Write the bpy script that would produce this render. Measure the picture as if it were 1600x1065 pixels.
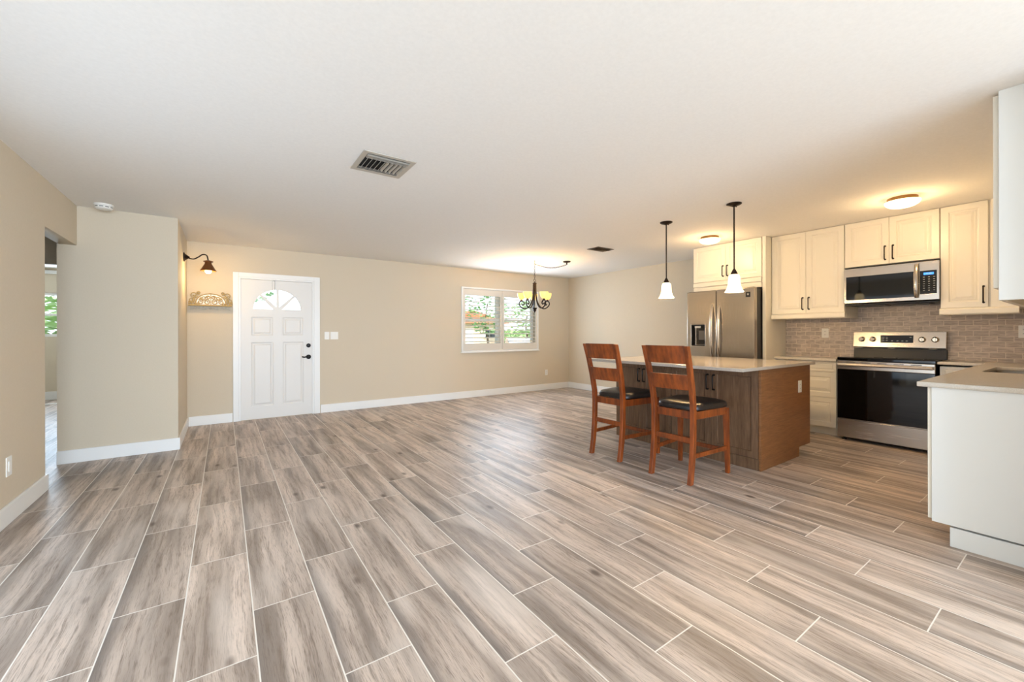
import bpy, bmesh, math, random
from math import radians, pi, sin, cos
from mathutils import Vector, Matrix
random.seed(7)
S = bpy.context.scene
for _o in list(bpy.data.objects): bpy.data.objects.remove(_o)
COL = S.collection

# ------------------------------------------------------------------ camera
CAMH, CEIL = 1.2223, 2.44
cd = bpy.data.cameras.new('camera'); cam = bpy.data.objects.new('camera', cd); COL.objects.link(cam)
cd.sensor_width = 36; cd.lens = 645.58/1600*36; cd.shift_y = -12.56/1600; cd.clip_start = .05; cd.clip_end = 300
cam.matrix_world = Matrix.Translation((0, 0, CAMH)) @ Matrix.Rotation(-.608515, 4, 'Z') @ Matrix.Rotation(pi/2, 4, 'X') @ Matrix.Rotation(-.00199, 4, 'Z')
S.camera = cam
# ------------------------------------------------------------------ colour, world, sun, daylight
vs = S.view_settings
S.display_settings.display_device = 'sRGB'
vs.view_transform = 'Standard'; vs.look = 'None'; vs.gamma = 1; vs.use_curve_mapping = False
vs.exposure = 0.95
W = bpy.data.worlds.new('sky'); S.world = W; W.use_nodes = True
bg = W.node_tree.nodes['Background']
bg.inputs[0].default_value = (.80, .90, 1.0, 1); bg.inputs[1].default_value = 1.3
def light(name, kind, loc, power, col, rot=(0, 0, 0), size=None, sizey=None, radius=.05):
    d = bpy.data.lights.new(name, kind); o = bpy.data.objects.new(name, d); COL.objects.link(o)
    o.location = loc; o.rotation_euler = rot; d.energy = power; d.color = col
    if kind == 'AREA':
        d.size = size
        if sizey: d.shape = 'RECTANGLE'; d.size_y = sizey
    elif kind == 'POINT': d.shadow_soft_size = radius
    elif kind == 'SUN': d.angle = radians(1)
    return o
light('sun', 'SUN', (10, 20, 12), 3.2, (1, .95, .85), (radians(48), 0, radians(20)))
DAY = (.66, .82, 1.0)
light('daylight_patio_door', 'AREA', (.95, -4.58, 1.15), 238, DAY, (radians(90), 0, 0), 3.9, 2.2)
light('daylight_side_door', 'AREA', (-1.14, 2.2, 1.1), 13, DAY, (radians(90), 0, -pi/2), 2.7, 1.9)
light('daylight_bedroom_window', 'AREA', (-2.5, 11.05, 1.58), 28, DAY, (radians(90), 0, pi), 1.2, .8)
light('daylight_front_window', 'AREA', (4.56, 6.80, 1.5), 22, DAY, (radians(90), 0, pi), 1.6, .9)
WARM = (1.0, .67, .33)

# ------------------------------------------------------------------ materials
def lin(c):
    return tuple(((v/255)/12.92 if v/255 <= .04045 else ((v/255+.055)/1.055)**2.4) for v in c) + (1,)
class NT:
    def __init__(s, m): s.t = m.node_tree; s.n = s.t.nodes
    def node(s, typ, **kw):
        n = s.n.new(typ)
        for k, v in kw.items(): setattr(n, k, v)
        return n
    def link(s, a, b): s.t.links.new(a, b)
    def put(s, sock, v):
        if hasattr(v, 'links'): s.link(v, sock)
        else: sock.default_value = v
    def math(s, op, a, b=0.0, c=0.0):
        n = s.node('ShaderNodeMath', operation=op)
        for i, v in enumerate((a, b, c)): s.put(n.inputs[i], v)
        return n.outputs[0]
    def vec(s, x, y, z):
        n = s.node('ShaderNodeCombineXYZ')
        for i, v in enumerate((x, y, z)): s.put(n.inputs[i], v)
        return n.outputs[0]
    def noise(s, v, scale, detail=3, rough=.5):
        n = s.node('ShaderNodeTexNoise'); s.put(n.inputs['Vector'], v)
        n.inputs['Scale'].default_value = scale; n.inputs['Detail'].default_value = detail; n.inputs['Roughness'].default_value = rough
        return n.outputs[0]
    def ramp(s, f, a, b, lo=0.0, hi=1.0):
        n = s.node('ShaderNodeMapRange'); s.put(n.inputs[0], f)
        for i, v in zip((1, 2, 3, 4), (a, b, lo, hi)): n.inputs[i].default_value = v
        return n.outputs[0]
    def mix(s, f, a, b, blend='MIX'):
        n = s.node('ShaderNodeMix', data_type='RGBA', blend_type=blend)
        s.put(n.inputs[0], f); s.put(n.inputs[6], a); s.put(n.inputs[7], b)
        return n.outputs[2]
    def bump(s, h, strength, dist):
        n = s.node('ShaderNodeBump'); s.put(n.inputs['Height'], h)
        n.inputs['Strength'].default_value = strength; n.inputs['Distance'].default_value = dist
        return n.outputs[0]
def mat(name, col, rough=.5, metal=0, spec=.5, emit=None, estr=0, coat=0):
    m = bpy.data.materials.new(name); m.use_nodes = True
    b = m.node_tree.nodes['Principled BSDF']
    b.inputs['Base Color'].default_value = lin(col); b.inputs['Roughness'].default_value = rough
    b.inputs['Metallic'].default_value = metal; b.inputs['Specular IOR Level'].default_value = spec
    b.inputs['Coat Weight'].default_value = coat; b.inputs['Coat Roughness'].default_value = .1
    if emit: b.inputs['Emission Color'].default_value = lin(emit); b.inputs['Emission Strength'].default_value = estr
    return m
def bsdf(m): return m.node_tree.nodes['Principled BSDF']
def objco(t):
    n = t.node('ShaderNodeTexCoord'); sp = t.node('ShaderNodeSeparateXYZ'); t.link(n.outputs['Object'], sp.inputs[0])
    return n.outputs['Object'], sp.outputs
def mottled(name, c1, c2, scale, rough, bump=0, spec=.5, **kw):
    m = mat(name, c1, rough, spec=spec, **kw); t = NT(m); co, _ = objco(t)
    n = t.noise(co, scale, 4)
    t.link(t.mix(t.ramp(n, .3, .7), lin(c1), lin(c2)), bsdf(m).inputs['Base Color'])
    if bump: t.link(t.bump(n, bump, .002), bsdf(m).inputs['Normal'])
    return m
def wood(name, c1, c2, stretch, rough, scale=1.0, coat=0):
    m = mat(name, c1, rough, coat=coat); t = NT(m); co, s = objco(t)
    v = t.vec(t.math('MULTIPLY', s[0], stretch[0]), t.math('MULTIPLY', s[1], stretch[1]), t.math('MULTIPLY', s[2], stretch[2]))
    n = t.noise(v, scale, 6, .65)
    n2 = t.noise(v, scale*.25, 2)
    f = t.math('ADD', t.math('MULTIPLY', n, .65), t.math('MULTIPLY', n2, .35))
    t.link(t.mix(t.ramp(f, .36, .64), lin(c1), lin(c2)), bsdf(m).inputs['Base Color'])
    t.link(t.bump(n, .15, .001), bsdf(m).inputs['Normal'])
    return m
M = {}
M['wall'] = mottled('wall_paint', (217, 204, 183), (214, 201, 179), 90, .75, .06, .3)
M['ceil'] = mottled('ceiling_paint', (242, 239, 234), (238, 235, 230), 60, .85, .08, .2)
M['trim'] = mat('white_trim', (242, 242, 240), .35)
M['door'] = mat('door_paint', (232, 230, 226), .4)
M['cab'] = mat('cabinet_white', (240, 234, 220), .28)
M['cabend'] = mat('cabinet_white_panel', (234, 236, 235), .35)
M['bronze'] = mat('dark_bronze', (46, 34, 26), .4, .7)
M['copper'] = mat('copper_brown', (118, 74, 38), .4, .5)
M['shutter'] = mat('shutter_white_shaded', (228, 222, 212), .4)  # white paint dulled a little: backlit shade put into the colour
M['black'] = mat('black_plastic', (18, 17, 17), .4)
M['blackmetal'] = mat('black_metal', (24, 23, 22), .35, .6)
M['gloss'] = mat('black_glass', (9, 9, 9), .05, spec=.6)
M['plastic'] = mat('white_plastic', (242, 240, 234), .35)
M['slot'] = mat('outlet_slot', (60, 55, 50), .5)
M['cherry'] = wood('cherry_wood', (152, 74, 24), (92, 40, 12), (9, 9, 1.2), .3, 4, .25)
M['leather'] = mottled('black_leather', (30, 24, 22), (22, 18, 17), 140, .35, .1)
M['oakv'] = wood('brown_oak_upright', (128, 98, 72), (94, 68, 48), (16, 16, 1.4), .45, 5)
M['oakh'] = wood('brown_oak_level', (150, 102, 62), (120, 78, 44), (1.4, 1.4, 16), .42, 5)
M['frost'] = mat('frosted_glass_lit', (255, 244, 225), .4, emit=(255, 226, 172), estr=1.5)
M['amber'] = mat('amber_glass_lit', (250, 214, 140), .4, emit=(255, 196, 92), estr=.85)
M['dome'] = mat('dome_glass_lit', (255, 246, 228), .4, emit=(255, 228, 176), estr=1.6)
M['bulb'] = mat('bulb_lit', (255, 240, 210), .4, emit=(255, 218, 150), estr=3)
M['brass'] = mat('aged_brass', (150, 112, 66), .35, .8)
M['display'] = mat('blue_display', (10, 18, 40), .3, emit=(60, 130, 230), estr=1.6)
M['mark'] = mat('pale_print', (190, 188, 182), .5)
M['greymark'] = mat('grey_print', (92, 86, 80), .5)
M['knob'] = mat('polished_knob', (208, 190, 164), .18, .9)
M['rubber'] = mat('dark_rubber', (28, 26, 25), .7)
M['cream'] = mottled('cream_scrollwork', (196, 172, 116), (168, 142, 90), 60, .5)
M['greywood'] = mottled('whitewashed_board', (206, 198, 180), (188, 178, 160), 40, .6)
M['mirror'] = mat('mirror_painted_glare', (252, 250, 240), .3)  # shelf mirror; its reflection of the bright window painted as white
M['vent'] = mat('vent_metal', (190, 182, 170), .35, .15)
M['ventbrown'] = mat('vent_metal_bronze', (92, 76, 58), .45, .2)
M['ductshade'] = mat('duct_shade', (30, 28, 27), .7)
# stainless, brushed
def steel(name, col, rough, vert=True):
    m = mat(name, col, rough, .92); t = NT(m); co, s = objco(t)
    v = t.vec(t.math('MULTIPLY', s[0], 500), t.math('MULTIPLY', s[1], 500 if vert else 1.5), t.math('MULTIPLY', s[2], 1.5 if vert else 160))
    n = t.noise(v, 2.0, 3)
    t.link(t.ramp(n, .3, .7, rough-.03, rough+.04), bsdf(m).inputs['Roughness'])
    return m
M['steel'] = steel('stainless_steel', (176, 168, 158), .24)
M['steelh'] = steel('stainless_steel_level', (196, 186, 174), .24, False)
M['sinksteel'] = mat('sink_steel', (150, 140, 128), .35, .7)
# quartz
def quartz(name, c1, c2):
    m = mat(name, c1, .14); t = NT(m); co, _ = objco(t)
    n = t.noise(co, 320, 2, .6); n2 = t.noise(co, 40, 3)
    c = t.mix(t.ramp(n, .42, .62), lin(c1), lin(c2))
    t.link(t.mix(t.ramp(n2, .4, .7, 0, .35), c, lin(c2)), bsdf(m).inputs['Base Color'])
    return m
M['quartzg'] = quartz('grey_quartz', (196, 188, 178), (168, 160, 150))
M['quartzlit'] = quartz('quartz_daylit', (222, 216, 206), (206, 199, 188))  # same stone as the island, paler copy with daylight put into the colour
# glass
gm = bpy.data.materials.new('window_glass'); gm.use_nodes = True
_t = NT(gm); _t.n.clear()
_o = _t.node('ShaderNodeOutputMaterial'); _mx = _t.node('ShaderNodeMixShader'); _tr = _t.node('ShaderNodeBsdfTransparent'); _gl = _t.node('ShaderNodeBsdfGlossy')
_gl.inputs['Roughness'].default_value = .02; _mx.inputs[0].default_value = .06
_t.link(_tr.outputs[0], _mx.inputs[1]); _t.link(_gl.outputs[0], _mx.inputs[2]); _t.link(_mx.outputs[0], _o.inputs[0])
M['glass'] = gm
# floor: wood-look tile planks, .25 x .9 m, stepped a third
def floor_mat():
    m = mat('plank_tile', (180, 160, 140), .34); t = NT(m); b = bsdf(m)
    g = t.node('ShaderNodeNewGeometry'); sp = t.node('ShaderNodeSeparateXYZ'); t.link(g.outputs['Position'], sp.inputs[0])
    x, y = sp.outputs[0], sp.outputs[1]
    u = t.math('DIVIDE', t.math('SUBTRACT', x, .103), .25); k = t.math('FLOOR', u); fu = t.math('SUBTRACT', u, k)
    v = t.math('DIVIDE', t.math('SUBTRACT', t.math('SUBTRACT', y, 2.15), t.math('MULTIPLY', k, .3065)), .8985)
    j = t.math('FLOOR', v); fv = t.math('SUBTRACT', v, j)
    du = t.math('MULTIPLY', t.math('MINIMUM', fu, t.math('SUBTRACT', 1, fu)), .25)
    dv = t.math('MULTIPLY', t.math('MINIMUM', fv, t.math('SUBTRACT', 1, fv)), .9)
    d = t.math('MINIMUM', du, dv)
    grout = t.ramp(d, .0019, .0032, 1, 0)
    wn = t.node('ShaderNodeTexWhiteNoise', noise_dimensions='3D'); t.link(t.vec(k, j, 3.7), wn.inputs[0])
    r = wn.outputs[0]; rc = t.node('ShaderNodeSeparateXYZ'); t.link(wn.outputs[1], rc.inputs[0])
    r2 = rc.outputs[1]; r3 = rc.outputs[2]
    ox = t.math('MULTIPLY', r, 31.0); oy = t.math('MULTIPLY', r2, 47.0)
    # broad dark streaks
    wob = t.noise(t.vec(t.math('ADD', t.math('MULTIPLY', x, 2.2), ox), t.math('ADD', t.math('MULTIPLY', y, 2.0), oy), r3), 1.0, 3)
    xx = t.math('ADD', x, t.math('MULTIPLY', wob, .05))
    broad = t.noise(t.vec(t.math('ADD', t.math('MULTIPLY', xx, 12.0), ox), t.math('ADD', t.math('MULTIPLY', y, .8), oy), t.math('MULTIPLY', r3, 20)), 1.0, 2, .5)
    med = t.noise(t.vec(t.math('ADD', t.math('MULTIPLY', xx, 55.0), ox), t.math('ADD', t.math('MULTIPLY', y, 2.4), oy), r3), 1.0, 5, .65)
    fine = t.noise(t.vec(t.math('ADD', t.math('MULTIPLY', xx, 380.0), ox), t.math('ADD', t.math('MULTIPLY', y, 14.0), oy), r3), 1.0, 4, .7)
    c = t.mix(t.ramp(broad, .38, .64, 0, .9), lin((211, 193, 179)), lin((140, 126, 115)))
    c = t.mix(t.ramp(med, .50, .72, 0, .62), c, lin((126, 107, 92)))
    c = t.mix(t.ramp(t.math('MULTIPLY', fine, t.ramp(med, .3, .6, .88, 1.08)), .50, .70, 0, .75), c, lin((106, 90, 77)))
    # pale worn patches
    pale = t.noise(t.vec(t.math('ADD', t.math('MULTIPLY', x, 7.0), oy), t.math('ADD', t.math('MULTIPLY', y, 1.1), ox), r), 1.0, 2)
    c = t.mix(t.ramp(pale, .52, .72, 0, .55), c, lin((220, 207, 196)))
    # dark band along one long edge of some planks
    eb = t.math('MULTIPLY', t.ramp(t.math('ADD', fu, t.math('MULTIPLY', wob, .18)), .12, .30, 1, 0), t.ramp(r3, .60, .66))
    c = t.mix(t.math('MULTIPLY', eb, .60), c, lin((112, 104, 100)))
    # knots
    vo = t.node('ShaderNodeTexVoronoi'); vo.inputs['Scale'].default_value = 1
    t.link(t.vec(t.math('ADD', t.math('MULTIPLY', x, 4.2), ox), t.math('ADD', t.math('MULTIPLY', y, 2.1), oy), 0.0), vo.inputs['Vector'])
    kn = t.math('ADD', vo.outputs['Distance'], t.math('MULTIPLY', t.math('SUBTRACT', fine, .5), .06))
    c = t.mix(t.ramp(kn, .04, .11, .85, 0), c, lin((84, 68, 58)))
    tone = t.ramp(r2, 0, 1, .88, 1.10)
    tn = t.node('ShaderNodeVectorMath', operation='SCALE'); t.link(c, tn.inputs[0]); t.put(tn.inputs['Scale'], tone)
    c = t.mix(grout, tn.outputs[0], lin((232, 225, 215)))
    t.link(c, b.inputs['Base Color'])
    t.link(t.ramp(med, .3, .7, .36, .5), b.inputs['Roughness'])
    h = t.math('SUBTRACT', t.math('MULTIPLY', fine, .12), grout)
    t.link(t.bump(h, .35, .0015), b.inputs['Normal'])
    return m
M['floor'] = floor_mat()
def splash_mat():
    m = mat('stone_brick_tile', (180, 160, 140), .5); t = NT(m); b = bsdf(m)
    g = t.node('ShaderNodeNewGeometry'); sp = t.node('ShaderNodeSeparateXYZ'); t.link(g.outputs['Position'], sp.inputs[0])
    x, y, z = sp.outputs
    pz, py = .0535, .104
    v = t.math('DIVIDE', t.math('SUBTRACT', z, .914), pz); j = t.math('FLOOR', v); fv = t.math('SUBTRACT', v, j)
    odd = t.math('MULTIPLY', t.math('MODULO', j, 2), .5)
    u = t.math('ADD', t.math('DIVIDE', t.math('ADD', x, y), py), odd); k = t.math('FLOOR', u); fu = t.math('SUBTRACT', u, k)
    du = t.math('MULTIPLY', t.math('MINIMUM', fu, t.math('SUBTRACT', 1, fu)), py)
    dv = t.math('MULTIPLY', t.math('MINIMUM', fv, t.math('SUBTRACT', 1, fv)), pz)
    d = t.math('MINIMUM', du, dv)
    grout = t.ramp(d, .0018, .0036, 1, 0)
    wn = t.node('ShaderNodeTexWhiteNoise', noise_dimensions='3D'); t.link(t.vec(k, j, 1.3), wn.inputs[0]); r = wn.outputs[0]
    n = t.noise(t.vec(t.math('ADD', t.math('MULTIPLY', y, 14), t.math('MULTIPLY', r, 40)), x, t.math('MULTIPLY', z, 70)), 1.0, 4)
    c = t.mix(t.ramp(n, .35, .65), lin((214, 200, 188)), lin((180, 166, 154)))
    tn = t.node('ShaderNodeVectorMath', operation='SCALE'); t.link(c, tn.inputs[0]); t.put(tn.inputs['Scale'], t.ramp(r, 0, 1, .86, 1.06))
    t.link(t.mix(grout, tn.outputs[0], lin((226, 213, 198))), b.inputs['Base Color'])
    t.link(t.bump(t.math('SUBTRACT', t.math('MULTIPLY', n, .2), grout), .4, .002), b.inputs['Normal'])
    return m
M['splash'] = splash_mat()
M['grass'] = mottled('grass', (120, 150, 80), (90, 125, 60), 3, .9)
M['road'] = mottled('asphalt', (150, 150, 150), (130, 130, 130), 5, .9)
M['leaf'] = mottled('leaves', (142, 184, 120), (104, 152, 94), 2.5, .7)
M['leaf2'] = mottled('leaves_pale', (190, 212, 160), (150, 184, 130), 2.5, .7)
M['bark'] = mottled('bark', (110, 92, 76), (84, 70, 58), 12, .9)
M['stucco'] = mottled('stucco', (240, 214, 194), (234, 206, 186), 20, .9)
M['rooftile'] = mottled('roof_tile', (196, 128, 96), (176, 110, 82), 14, .8)
M['carpaint'] = mat('car_paint', (206, 214, 222), .2, .1, coat=1)
M['carglass'] = mat('car_glass', (40, 52, 62), .08)
M['tyre'] = mat('tyre', (26, 26, 26), .8)

# ------------------------------------------------------------------ geometry helpers
def NB(): return bmesh.new()
def box(b, x0, x1, y0, y1, z0, z1):
    x0, x1 = sorted((x0, x1)); y0, y1 = sorted((y0, y1)); z0, z1 = sorted((z0, z1))
    v = [b.verts.new(p) for p in ((x0,y0,z0),(x1,y0,z0),(x1,y1,z0),(x0,y1,z0),(x0,y0,z1),(x1,y0,z1),(x1,y1,z1),(x0,y1,z1))]
    for f in ((0,3,2,1),(4,5,6,7),(0,1,5,4),(1,2,6,5),(2,3,7,6),(3,0,4,7)): b.faces.new([v[i] for i in f])
    return b
def prism(b, pts, ext):
    """closed 3d polygon pushed along the vector ext"""
    e = Vector(ext); a = [b.verts.new(p) for p in pts]; c = [b.verts.new(Vector(p)+e) for p in pts]
    n = len(pts); b.faces.new(a); b.faces.new(c[::-1])
    for i in range(n): b.faces.new((a[i], c[i], c[(i+1) % n], a[(i+1) % n]))
    return b
def tube(b, pts, r, segs=8, closed=False, cap=True):
    pts = [Vector(p) for p in pts]; n = len(pts)
    rr = r if isinstance(r, (list, tuple)) else [r]*n
    rings = []; up = None
    for i, p in enumerate(pts):
        if closed: d = pts[(i+1) % n]-pts[i-1]
        else: d = pts[min(i+1, n-1)]-pts[max(i-1, 0)]
        d.normalize()
        if up is None: up = d.orthogonal().normalized()
        else:
            up = up-d*up.dot(d)
            up = up.normalized() if up.length > 1e-6 else d.orthogonal().normalized()
        w = d.cross(up)
        rings.append([b.verts.new(p+(up*cos(2*pi*s/segs)+w*sin(2*pi*s/segs))*rr[i]) for s in range(segs)])
    for i in range(n if closed else n-1):
        A, B = rings[i], rings[(i+1) % n]
        for s in range(segs): b.faces.new((A[s], A[(s+1) % segs], B[(s+1) % segs], B[s]))
    if cap and not closed: b.faces.new(rings[0][::-1]); b.faces.new(rings[-1])
    return b
def lathe(b, prof, c, segs=24, axis='z', cap=True):
    """prof: (radius, along) pairs turned about an axis through c"""
    c = Vector(c); rings = []
    for r, h in prof:
        ring = []
        for s in range(segs):
            a = 2*pi*s/segs; p, q = r*cos(a), r*sin(a)
            ring.append(b.verts.new(c+Vector({'z': (p, q, h), 'x': (h, p, q), 'y': (q, h, p)}[axis])))
        rings.append(ring)
    for A, B in zip(rings, rings[1:]):
        for s in range(segs): b.faces.new((A[s], A[(s+1) % segs], B[(s+1) % segs], B[s]))
    if cap:
        b.faces.new(rings[0][::-1]); b.faces.new(rings[-1])
    return b
def catmull(P, n=6):
    P = [Vector(p) for p in P]; Q = [P[0]*2-P[1]]+P+[P[-1]*2-P[-2]]; out = []
    for i in range(1, len(Q)-2):
        for s in range(n):
            t = s/n; a, b_, c, d = Q[i-1:i+3]
            out.append(.5*((2*b_)+(c-a)*t+(2*a-5*b_+4*c-d)*t*t+(3*b_-a-3*c+d)*t**3))
    return out+[P[-1]]
def plate(outer, holes, depth, place):
    """flat plate with holes: (u,v) outlines, thickness depth, place(u,v,w) -> world"""
    cu = bpy.data.curves.new('tmp', 'CURVE'); cu.dimensions = '2D'; cu.fill_mode = 'BOTH'; cu.extrude = depth/2
    for poly in [outer]+list(holes):
        s = cu.splines.new('POLY'); s.points.add(len(poly)-1); s.use_cyclic_u = True
        for p, q in zip(s.points, poly): p.co = (q[0], q[1], 0, 1)
    o = bpy.data.objects.new('tmp', cu); COL.objects.link(o)
    me = bpy.data.meshes.new_from_object(o.evaluated_get(bpy.context.evaluated_depsgraph_get()))
    bpy.data.objects.remove(o); bpy.data.curves.remove(cu)
    b = NB(); b.from_mesh(me); bpy.data.meshes.remove(me)
    for v in b.verts: v.co = place(v.co.x, v.co.y, v.co.z)
    return b
def text_bm(txt, h, depth, place):
    cu = bpy.data.curves.new('tmp', 'FONT'); cu.body = txt; cu.size = h/.7; cu.align_x = 'CENTER'; cu.align_y = 'CENTER'; cu.extrude = depth/2
    o = bpy.data.objects.new('tmp', cu); COL.objects.link(o)
    me = bpy.data.meshes.new_from_object(o.evaluated_get(bpy.context.evaluated_depsgraph_get()))
    bpy.data.objects.remove(o); bpy.data.curves.remove(cu)
    b = NB(); b.from_mesh(me); bpy.data.meshes.remove(me)
    for v in b.verts: v.co = place(v.co.x, v.co.y, v.co.z)
    return b
def rect(u0, u1, v0, v1): return [(u0, v0), (u1, v0), (u1, v1), (u0, v1)]

OFF = {}
def thing(name, loc, label, cat, group=None):
    o = bpy.data.objects.new(name, None); COL.objects.link(o); o.empty_display_size = .1
    o.location = loc; OFF[o.name] = Vector(loc)
    o['label'] = label; o['category'] = cat
    if group: o['group'] = group
    return o
def obj(name, b, m, parent=None, bevel=0, smooth=False, label=None, kind=None, segs=2, org=None):
    off = OFF.get(parent.name, Vector()) if parent else Vector(org or (0, 0, 0))
    bmesh.ops.remove_doubles(b, verts=b.verts, dist=1e-6)
    bmesh.ops.recalc_face_normals(b, faces=b.faces)
    for v in b.verts: v.co -= off
    me = bpy.data.meshes.new(name); b.to_mesh(me); b.free()
    o = bpy.data.objects.new(name, me); COL.objects.link(o)
    me.materials.append(M[m] if isinstance(m, str) else m)
    OFF[o.name] = off
    if parent: o.parent = parent
    else: o.location = off
    if smooth:
        me.polygons.foreach_set('use_smooth', [True]*len(me.polygons))
        me.set_sharp_from_angle(angle=radians(38))
    if bevel:
        md = o.modifiers.new('bevel', 'BEVEL'); md.width = bevel; md.segments = segs; md.limit_method = 'ANGLE'; md.angle_limit = radians(40)
    if label: o['label'] = label
    if kind: o['kind'] = kind
    return o
def tag(o, label, cat, group=None):
    o['label'] = label; o['category'] = cat
    if group: o['group'] = group
    return o
def struct(name, b, m, bevel=0, parent=None, **k):
    return obj(name, b, m, parent, bevel, kind='structure', **k)
def dup(root, loc, label, rotz=None, group=None):
    r = root.copy(); COL.objects.link(r); r.location = loc; r['label'] = label
    if rotz is not None: r.rotation_euler = (0, 0, rotz)
    if group: r['group'] = group
    for ch in list(root.children):
        c = ch.copy(); COL.objects.link(c); c.parent = r
        for g in ch.children:
            d = g.copy(); COL.objects.link(d); d.parent = c
    return r
def bx(*a): return box(NB(), *a)

# ================================================================== the setting
FW = 6.9          # face of the front wall
KW = 6.17         # face of the kitchen wall
struct('floor', bx(-3.8, 6.7, -4.8, 11.4, -.1, 0), 'floor')
struct('ceiling', bx(-3.8, 6.7, -4.8, 11.4, CEIL, CEIL+.12), 'ceil')
# front wall with door and window openings (u = x, v = z)
DX0, DX1, DZ = .19, 1.10, 2.0
WX0, WX1, WZ0, WZ1 = 3.68, 5.44, .90, 2.055
struct('wall_front', plate(rect(-.52, 6.6, 0, CEIL), [rect(DX0-.03, DX1+.03, .0005, DZ+.03), rect(WX0, WX1, WZ0, WZ1)], .2, lambda u, v, w: (u, FW+.1+w, v)), 'wall')
struct('wall_dining', bx(6.36, 6.6, 3.3, FW, 0, CEIL), 'wall')
struct('wall_kitchen', bx(KW, 6.6, -.2, 3.3, 0, CEIL), 'wall')
struct('wall_sink', bx(3.15, KW, -.2, 0, 0, CEIL), 'wall')
struct('wall_nook', bx(3.0, 3.15, -4.7, 0, 0, CEIL), 'wall')
struct('wall_back', plate(rect(-1.27, 3.15, 0, CEIL), [rect(-1.0, 2.9, .0005, 2.3)], .15, lambda u, v, w: (u, -4.675+w, v)), 'wall')
struct('wall_left', plate([(-4.75, 0), (.80, 0), (.80, 2.05), (3.6, 2.05), (3.6, 0), (4.74, 0), (4.74, 2.065), (5.6, 2.065), (5.6, CEIL), (-4.75, CEIL)], [], .12, lambda u, v, w: (-1.21+w, u, v)), 'wall')
struct('wall_jog', bx(-1.283, -.40, 5.6, 5.72, 0, CEIL), 'wall')
struct('wall_alcove', bx(-.52, -.40, 5.72, FW, 0, CEIL), 'wall')
struct('wall_hall_right', bx(-1.283, -1.16, 5.72, 11.2, 0, CEIL), 'wall')
struct('wall_hall_left', bx(-3.7, -3.55, 2.6, 11.2, 0, CEIL), 'wall')
struct('wall_hall_near', bx(-3.55, -1.27, 2.6, 2.72, 0, CEIL), 'wall')
struct('wall_hall_header', plate([(-3.55, 0), (-2.75, 0), (-2.75, 2.05), (-1.4, 2.05), (-1.4, 0), (-1.283, 0), (-1.283, CEIL), (-3.55, CEIL)], [], .12, lambda u, v, w: (u, 7.16+w, v)), 'wall')
BX0, BX1, BZ0, BZ1 = -3.15, -1.85, 1.17, 1.99
struct('wall_bedroom', plate(rect(-3.7, -1.16, 0, CEIL), [rect(BX0, BX1, BZ0, BZ1)], .2, lambda u, v, w: (u, 11.3+w, v)), 'wall')
# baseboards
BH, BT = .125, .016
struct('baseboard_front', bx(1.215, 6.344, FW-BT, FW, 0, BH), 'trim', .003)
struct('baseboard_entry', bx(-.384, .095, FW-BT, FW, 0, BH), 'trim', .003)
struct('baseboard_dining', bx(6.36-BT, 6.36, 3.43, FW, 0, BH), 'trim', .003)
struct('baseboard_jog', bx(-1.283, -.40+BT, 5.6-BT, 5.6, 0, BH), 'trim', .003)
struct('baseboard_alcove', bx(-.40, -.40+BT, 5.6, FW-BT, 0, BH), 'trim', .003)
struct('baseboard_left', bx(-1.15, -1.15+BT, 3.62, 4.74, 0, BH), 'trim', .003)
struct('baseboard_opening', bx(-1.27, -1.15+BT, 4.74, 4.74+BT, 0, BH), 'trim', .003)
struct('baseboard_bedroom', bx(-3.5, -1.3, 11.2-BT, 11.2, 0, .15), 'trim', .003)
struct('trim_bedroom_top', bx(-3.5, -1.3, 11.17, 11.2, 2.335, 2.40), 'trim')
struct('trim_threshold', bx(-3.5, -1.3, 10.44, 10.5, 0, .008), 'trim')
# front door
def arcp(cx, cz, r, a0, a1, n): return [(cx+r*cos(a0+(a1-a0)*i/n), cz+r*sin(a0+(a1-a0)*i/n)) for i in range(n+1)]
FCX, FCZ, FRX = .645, 1.57, .305
holes = []; wedges = []
HM = .0135
for a0, a1 in ((0, 45), (45, 90), (90, 135), (135, 180)):
    A, B = radians(a0), radians(a1); mid = (A+B)/2
    # parallel-sided bars: apex pushed out along the wedge, arc trimmed by the bar width
    cx, cz = FCX+HM/sin(pi/8)*cos(mid)*1.15, FCZ+HM/sin(pi/8)*sin(mid)*.95
    if a0 == 0 or a1 == 180: cz = FCZ+.002; cx = FCX+.055*(1 if a0 == 0 else -1)
    e = math.asin(HM/FRX); A2 = A+(e if a0 else .008); B2 = B-(e if a1 < 180 else .008)
    wedges.append([(cx, cz)]+[(FCX+FRX*cos(A2+(B2-A2)*i/12), FCZ+.288*sin(A2+(B2-A2)*i/12)) for i in range(13)])
panels = [(.315, .582, 1.193, 1.462), (.705, .975, 1.193, 1.462), (.315, .592, .18, 1.10), (.705, .985, .18, 1.10)]
SY = FW-.002   # door face
door = struct('door_1', plate(rect(DX0, DX1, .006, DZ-.012), [rect(*p) for p in panels]+wedges, .044, lambda u, v, w: (u, SY+.024+w, v)), 'door', .002)
for x0, x1, z0, z1 in panels:
    b = NB()
    box(b, x0, x1, SY+.026, SY+.040, z0, z1)
    # stepped moulding and a raised field
    prof = [(0, .002), (.006, .003), (.014, .010), (.028, .010), (.046, .003)]
    rings = []
    for i, d in prof: rings.append([b.verts.new((x, SY+d, z)) for x, z in rect(x0+i, x1-i, z0+i, z1-i)])
    for A, B in zip(rings, rings[1:]):
        for s in range(4): b.faces.new((A[s], A[(s+1) % 4], B[(s+1) % 4], B[s]))
    b.faces.new(rings[-1])
    obj('raised_panel', b, 'door', door)
b = NB()
for pts in wedges: prism(b, [(u, SY+.020, v) for u, v in pts], (0, .006, 0))
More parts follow.
